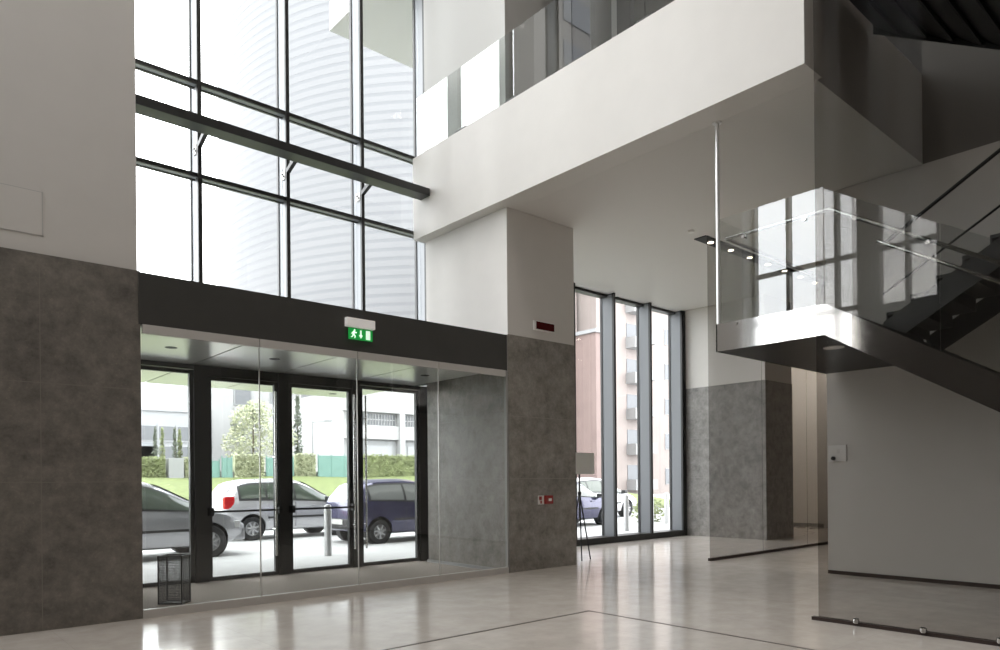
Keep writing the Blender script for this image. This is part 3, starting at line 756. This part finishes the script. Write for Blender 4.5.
def hedge(label, x0, x1, y0, y1, z0, z1, m_, seed, n):
    rnd = random.Random(seed); mb = MB()
    mb.box(x0, x1, y0 + .1, y1 - .1, z0, z1 - .1)
    for _ in range(n):
        q = Vector((rnd.uniform(x0, x1), rnd.uniform(y0, y1), rnd.uniform(z0, z1)))
        if rnd.random() < .6: q.y = y0
        u = Vector((rnd.uniform(-1, 1), rnd.uniform(-1, 1), rnd.uniform(-1, 1))).normalized(); v = u.orthogonal().normalized(); s_ = .07 * rnd.uniform(.6, 1.4)
        mb.quad(q - u * s_, q - v * s_ * .5, q + u * s_, q + v * s_ * .5)
    return tag(mb.build('hedge', m_), label, 'hedge')
hedge('green hedge in front of the white depot', 21.0, 33, 36.0, 37.0, 1.4, 3.1, 'leaf', 1, 6500)
hedge('yellow green bamboo hedge between the teal fence panels behind the silver hatchback', 13.85, 15.35, 36.0, 36.6, 1.6, 2.95, 'leaf_pale', 2, 1800)
hedge('bamboo hedge left of the widest teal fence', 17.12, 18.28, 36.0, 36.6, 1.6, 3.05, 'leaf_pale', 3, 1500)
hedge('low olive hedge at the far left', 9.4, 10.5, 36.0, 36.6, 1.7, 2.75, 'leaf', 4, 1000)
hedge('low olive hedge between two small cypresses', 11.42, 12.08, 36.0, 36.6, 1.7, 2.75, 'leaf_pale', 5, 800)
tag(B(10.62, 11.3, 35.9, 36.5, 1.7, 2.7).build('utility_cabinet', 'concrete_grey', bevel=.02), 'dark grey cabinet beside the low olive hedge', 'cabinet')
def fence(label, x0, x1, y, z0, z1):
    t_ = thing('fence', label, 'fence', ((x0 + x1) / 2, y, z0))
    n = max(2, int((x1 - x0) / .8))
    for i in range(n):
        a, b_ = x0 + (x1 - x0) * i / n, x0 + (x1 - x0) * (i + 1) / n
        B(a + .03, b_ - .03, y - .02, y + .02, z0 + .05, z1).build('panel', 'teal', t_)
    for i in range(n + 1):
        a = x0 + (x1 - x0) * i / n
        MB().tube((a, y, z0), (a, y, z1 + .1), .03, n=8).build('post', 'teal', t_)
fence('short teal fence behind the small cypresses', 12.2, 13.1, 36.2, 1.7, 2.6)
fence('teal fence panel just right of the wide door post', 13.2, 13.7, 36.1, 1.5, 2.75)
fence('teal fence panels behind the roof of the silver hatchback', 15.5, 17.0, 36.1, 1.5, 2.8)
fence('widest teal fence behind the bollard', 18.45, 20.85, 36.1, 1.5, 2.95)

# ---- street lamp and bollards
sl_ = thing('street_lamp', 'slender grey street lamp in front of the white tower', 'street lamp', (20.6, 41, -.05))
MB().tube((20.6, 41, -.05), (20.6, 41, 5.3), .05, .03, 8).build('pole', 'concrete_grey', sl_, smooth=True)
MB().tube((20.6, 41, 5.2), (21.5, 41, 5.35), .025, n=8).build('arm', 'concrete_grey', sl_, smooth=True)
B(21.4, 21.9, 40.9, 41.1, 5.28, 5.42).build('lamp_head', 'concrete_grey', sl_, bevel=.03)
b0 = thing('bollard', 'pale steel bollard outside the doors in front of the dark blue hatchback', 'bollard', (6.95, 13.2, -.005), group='steel bollards')
MB().lathe([(.075, 0), (.075, .98), (.06, 1.03), (.02, 1.05)], 18).build('tube', 'bollard', b0, local=True, smooth=True)
MB().lathe([(.078, .86), (.078, .92)], 18).build('reflective_band', 'plate', b0, local=True, smooth=True)
for x, y, lab in ((16.4, 13.1, 'bollard seen in the middle pane of the side windows'), (18.4, 13.7, 'left bollard seen in the right pane of the side windows'), (19.9, 14.2, 'right bollard seen in the right pane of the side windows')):
    c = copy_tree(b0); c.location = (x, y, -.005); c['label'] = lab
rnd = random.Random(9); mb = MB(); leaf_cloud(mb, (20.3, 15.2, .35), (.9, .4, .45), 500, .08, rnd)
tag(mb.build('shrub', 'leaf'), 'small green shrub outside the right pane of the side windows', 'shrub')
# the street sign seen beyond the hood
# ------------------------------------------------------------------ cars
def car(name, label, x, y, rz, st, paint, W2, wheel_x, wr_, panes, glass_m='car_glass', rear=-1, group=None, tails=True, rearglass='car_glass_reflect_pale'):
    """st rows: x, bottom z, belt z, roof z, half width, roof half width"""
    root = thing(name, label, 'car', (x, y, -.01), rz, group=group)
    K = 6; rows = []
    for a, b_ in zip(st, st[1:]):
        for i in range(K):
            t_ = i / K; rows.append([a[q] + (b_[q] - a[q]) * t_ for q in range(6)])
    rows.append(list(st[-1]))
    for _ in range(3):
        new = [rows[0]]
        for i in range(1, len(rows) - 1):
            new.append([rows[i][0]] + [(rows[i - 1][q] + 2 * rows[i][q] + rows[i + 1][q]) / 4 for q in range(1, 6)])
        new.append(rows[-1]); rows = new
    def at(xq):
        for a, b_ in zip(rows, rows[1:]):
            if a[0] <= xq <= b_[0]:
                t_ = (xq - a[0]) / max(1e-6, b_[0] - a[0]); return [a[q] + (b_[q] - a[q]) * t_ for q in range(6)]
        return rows[0] if xq < rows[0][0] else rows[-1]
    def side(r_, t_):
        """t in 0..1 from belt to roof edge"""
        zb_, zr_, wb, wr2 = r_[2], r_[3] - .05 * min(1, (r_[3] - r_[2]) / .3), r_[4] * .97, r_[5]
        return wb + (wr2 - wb) * t_ + .03 * math.sin(math.pi * t_) * min(1, (zr_ - zb_) / .3), zb_ + (zr_ - zb_) * t_
    def section(r_):
        x_, zb_, zs_, zr_, wb, wr2 = r_; h = zs_ - zb_
        p = [(0, zb_), (wb * .8, zb_), (wb * .93, zb_ + .04), (wb * .99, zb_ + h * .3), (wb * 1.0, zb_ + h * .55), (wb * .995, zb_ + h * .8), (wb * .97, zs_)]
        for t_ in (.33, .66, 1): p.append(side(r_, t_))
        k_ = min(1, (zr_ - zs_) / .3)
        p += [(wr2 - .09, zr_ - .012 * k_), (wr2 * .5, zr_ + .015), (0, zr_ + .02)]
        return [(x_, q[0], q[1]) for q in p] + [(x_, -q[0], q[1]) for q in reversed(p[1:-1])]
    mb = MB(); secs = [section(r_) for r_ in rows]; m_ = len(secs[0])
    for s_ in secs: mb.v += s_
    for i in range(len(secs) - 1):
        for j in range(m_):
            j2 = (j + 1) % m_; mb.f.append((i * m_ + j, i * m_ + j2, (i + 1) * m_ + j2, (i + 1) * m_ + j))
    mb.f.append(tuple(range(m_))); e0 = (len(secs) - 1) * m_; mb.f.append(tuple(e0 + j for j in range(m_)))
    body = mb.build('body', paint, root, smooth=False, local=True)
    tb = bmesh.new(); tb.from_mesh(body.data); bmesh.ops.triangulate(tb, faces=tb.faces); tb.to_mesh(body.data); tb.free()
    cut = MB()
    for wx in wheel_x:
        cut.tube((wx, -W2 - .3, wr_ + .02), (wx, -W2 + .30, wr_ + .02), wr_ + .055, n=28)
        cut.tube((wx, W2 - .30, wr_ + .02), (wx, W2 + .3, wr_ + .02), wr_ + .055, n=28)
    co = cut.build('cutter', paint, root, local=True)
    md = body.modifiers.new('arches', 'BOOLEAN'); md.operation = 'DIFFERENCE'; md.object = co; md.solver = 'EXACT'
    bpy.context.view_layer.update()
    dg = bpy.context.evaluated_depsgraph_get()
    me = bpy.data.meshes.new_from_object(body.evaluated_get(dg), preserve_all_data_layers=True, depsgraph=dg); body.modifiers.clear(); body.data = me
    me.shade_smooth()
    try: me.set_sharp_from_angle(angle=math.radians(32))
    except Exception: pass
    bpy.data.objects.remove(co, do_unlink=True)
    # side windows
    for sgn_ in (-1, 1):
        for xa, xb, ta, tb in panes:
            rows_ = []
            for i in range(9):
                xq = xa + (xb - xa) * i / 8; r_ = at(xq); rr = []
                for j in range(5):
                    t_ = ta + (tb - ta) * j / 4; yy_, zz_ = side(r_, t_); rr.append((xq, sgn_ * (yy_ + .012), zz_))
                rows_.append(rr)
            MB().grid(rows_).build('side_window', glass_m, root, local=True, smooth=True)
        xa, xb = panes[0][0] - .06, panes[-1][1] + .07
        MB().grid([[(xq, sgn_ * (side(at(xq), t_)[0] + .006), side(at(xq), t_)[1]) for t_ in (.02, .3, .6, .93)] for xq in [xa + (xb - xa) * i / 24 for i in range(25)]]).build('window_surround', 'trim_black', root, local=True)
        for xq in [(p_[1] + q_[0]) / 2 for p_, q_ in zip(panes, panes[1:])] + [panes[-1][1] + .02]:
            r_ = at(xq); h_s = r_[2] - r_[1]; sm = []
            for u_, k_ in ((.12, .955), (.3, .99), (.55, 1.0), (.8, .995), (.97, .972)):
                sm.append([(xq + d_, sgn_ * (r_[4] * k_ + .004), r_[1] + h_s * u_) for d_ in (-.007, .007)])
            if abs(xq - wheel_x[0]) > wr_ + .1 and abs(xq - wheel_x[1]) > wr_ + .1: MB().grid(sm).build('door_seam', 'trim_black', root, local=True)
        # lower side moulding, handles, mirror
        r_ = at(0); zz_ = r_[1] + .33
        ml = MB().grid([[(xq, sgn_ * (at(xq)[4] + .008), zz_ + dz_) for dz_ in (0, .05)] for xq in [wheel_x[0] + wr_ + .1 + (wheel_x[1] - wheel_x[0] - 2 * wr_ - .2) * i / 6 for i in range(7)]])
        ml.build('side_moulding', 'trim_black', root, local=True)
        for hx in (-.35, .55):
            r_ = at(hx); yy_ = r_[4] * .99
            MB().box(hx - .1, hx + .1, min(sgn_ * yy_, sgn_ * (yy_ + .035)), max(sgn_ * yy_, sgn_ * (yy_ + .035)), r_[2] - .13, r_[2] - .095).build('door_handle', paint, root, local=True, bevel=.008)
        mxq = panes[-1][1] - .1; r_ = at(mxq); yy_ = r_[4]
        MB().box(mxq - .06, mxq + .1, min(sgn_ * (yy_ - .03), sgn_ * (yy_ + .17)), max(sgn_ * (yy_ - .03), sgn_ * (yy_ + .17)), r_[2] + .0, r_[2] + .14).build('wing_mirror', 'trim_black', root, local=True, bevel=.03)
        # lights
        r_ = at(st[0][0] + .12); zc = r_[2]
        if tails: MB().box(st[0][0] - .0, st[0][0] + .26, min(sgn_ * (r_[4] - .16), sgn_ * (r_[4] + .0)), max(sgn_ * (r_[4] - .16), sgn_ * (r_[4] + .0)), zc - .16, zc + .16).build('tail_light', 'tail_red', root, local=True, bevel=.03)
        r_ = at(st[-1][0] - .25)
        MB().box(st[-1][0] - .42, st[-1][0] - .1, min(sgn_ * (r_[4] - .26), sgn_ * (r_[4] - .01)), max(sgn_ * (r_[4] - .26), sgn_ * (r_[4] - .01)), r_[2] - .2, r_[2] - .05).build('headlight', 'lens', root, local=True, bevel=.03)
    # windscreen and rear window, lying on the loft's top
    def top_glass(xa, xb, nm_, gm):
        rows_ = []
        for i in range(9):
            xq = xa + (xb - xa) * i / 8; r_ = at(xq); w_ = r_[5] - .1
            rows_.append([(xq, w_ * s_, r_[3] + .034 - .018 * abs(s_)) for s_ in (-1, -.5, 0, .5, 1)])
        MB().grid(rows_).build(nm_, gm, root, local=True, smooth=True)
    tops = [r_ for r_ in st if r_[3] - r_[2] > .4]
    fr_x = tops[-1][0]; ws_end = [r_[0] for r_ in st if r_[0] > fr_x][0]
    top_glass(fr_x + .06, ws_end - .06, 'windscreen', glass_m)
    rr_x = tops[0][0]; top_glass(st[0][0] + .03, rr_x - .04, 'rear_window', rearglass)
    xe = st[0][0]
    MB().box(xe - .03, xe + .15, -W2 * .86, W2 * .86, st[0][1] - .06, st[0][1] + .2).build('rear_bumper', 'trim_black' if paint == 'car_navy' else paint, root, local=True, bevel=.05)
    B(xe - .045, xe - .028, -.26, .26, st[0][1] + .06, st[0][1] + .18).build('number_plate', 'plate', root, local=True)
    xf = st[-1][0]
    MB().box(xf - .2, xf + .02, -W2 * .84, W2 * .84, st[-1][1] - .05, st[-1][1] + .2).build('front_bumper', paint, root, local=True, bevel=.05)
    for wx in wheel_x:
        for sgn_ in (-1, 1):
            yo = sgn_ * (W2 - .10)
            MB().lathe([(.001, sgn_ * (W2 - .27)), (wr_ + .045, sgn_ * (W2 - .27)), (wr_ + .045, sgn_ * (W2 - .06))], 28, 'y', (wx, 0, wr_ + .02), cap=False).build('wheel_arch', 'trim_black', root, local=True, smooth=True)
            w = MB().lathe([(wr_ * .62, -.09), (wr_ * .93, -.095), (wr_, -.06), (wr_, .06), (wr_ * .93, .095), (wr_ * .62, .09), (wr_ * .62, -.09)], 28, 'y', (wx, yo, wr_), cap=False).build('wheel', 'tyre', root, local=True, smooth=True)
            rm = MB().lathe([(wr_ * .62, -.07), (wr_ * .62, .07), (wr_ * .54, .075), (wr_ * .5, .03), (wr_ * .5, -.03), (wr_ * .54, -.075), (wr_ * .62, -.07)], 28, 'y', (wx, yo, wr_), cap=False)
            rm.lathe([(wr_ * .52, -.02), (wr_ * .52, .0)], 28, 'y', (wx, yo, wr_))
            for q in range(7):
                a = 2 * math.pi * q / 7 + .3; u = Vector((math.cos(a), 0, math.sin(a)))
                rm.tube(Vector((wx, yo + sgn_ * .055, wr_)) + u * .03, Vector((wx, yo + sgn_ * .06, wr_)) + u * wr_ * .57, .034, .028, 8)
            rm.lathe([(.0001, sgn_ * .085), (.055, sgn_ * .08), (.06, sgn_ * .04)], 14, 'y', (wx, yo, wr_))
            rm.build('rim', 'rim', w, local=True, smooth=True)
    return root
JAZZ = [(-1.93, .42, .86, .93, .72, .62), (-1.84, .3, .95, 1.12, .80, .62), (-1.58, .24, .99, 1.44, .835, .585), (-1.2, .22, .99, 1.52, .84, .58), (-.3, .22, .97, 1.54, .845, .58),
        (.25, .22, .95, 1.50, .845, .575), (1.12, .22, .92, 1.02, .83, .62), (1.55, .25, .84, .88, .80, .66), (1.85, .34, .66, .70, .70, .55)]
PUNTO = [(-1.80, .40, .88, .95, .72, .60), (-1.72, .3, .96, 1.12, .79, .60), (-1.46, .25, .99, 1.40, .82, .57), (-1.1, .22, .98, 1.48, .83, .56), (-.3, .22, .95, 1.50, .83, .56),
         (.25, .22, .93, 1.45, .83, .555), (1.0, .22, .90, .98, .82, .62), (1.5, .25, .80, .84, .79, .66), (1.85, .34, .62, .66, .68, .55)]
SALOON = [(-2.25, .45, .90, .95, .72, .6), (-2.1, .32, .98, 1.05, .82, .62), (-1.75, .25, 1.0, 1.40, .87, .60), (-1.2, .22, 1.0, 1.54, .88, .60), (-.3, .22, .98, 1.58, .88, .60),
          (.35, .22, .96, 1.53, .88, .595), (1.28, .22, .93, 1.03, .87, .66), (1.75, .26, .84, .89, .84, .68), (2.12, .36, .64, .68, .72, .56)]
car('hatchback_car', 'silver compact hatchback with a red tail light behind the middle doors', 8.62, 18.95, 0, [[r_[0], *[q * 1.04 for q in r_[1:4]], *r_[4:]] for r_ in JAZZ], 'car_light', .84, (-1.22, 1.25), .31,
    [(-1.5, -.85, .14, .84), (-.80, -.06, .1, .86), (-.0, 1.0, .1, .86)])
car('hatchback_car', 'dark blue hatchback parked behind the right door', 10.3, 15.6, 0, [[r_[0], *[q * 1.04 for q in r_[1:4]], *r_[4:]] for r_ in PUNTO], 'car_navy', .83, (-1.13, 1.2), .295,
    [(-1.36, -.42, .1, .84), (-.36, .92, .08, .86)], tails=False, glass_m='car_glass_reflect_mid')
car('estate_car', 'silver car cut off by the left wall with its nose behind the wide door post', 3.75, 15.55, 0, SALOON, 'car_silver', .88, (-1.35, 1.38), .32,
    [(-1.7, -.95, .12, .84), (-.9, -.08, .1, .86), (-.02, 1.15, .1, .86)])
car('hatchback_car', 'dark purple hatchback seen in the left pane of the side windows', 17.0, 16.2, 0, PUNTO, 'car_navy', .83, (-1.13, 1.2), .295,
    [(-1.36, -.42, .1, .84), (-.36, .92, .08, .86)], tails=False, glass_m='car_glass_reflect_mid')
car('estate_car', 'white car further back seen in the middle pane of the side windows', 21.3, 18.9, 0, SALOON, 'car_white', .88, (-1.35, 1.38), .32,
    [(-1.7, -.95, .12, .84), (-.9, -.08, .1, .86), (-.02, 1.15, .1, .86)])
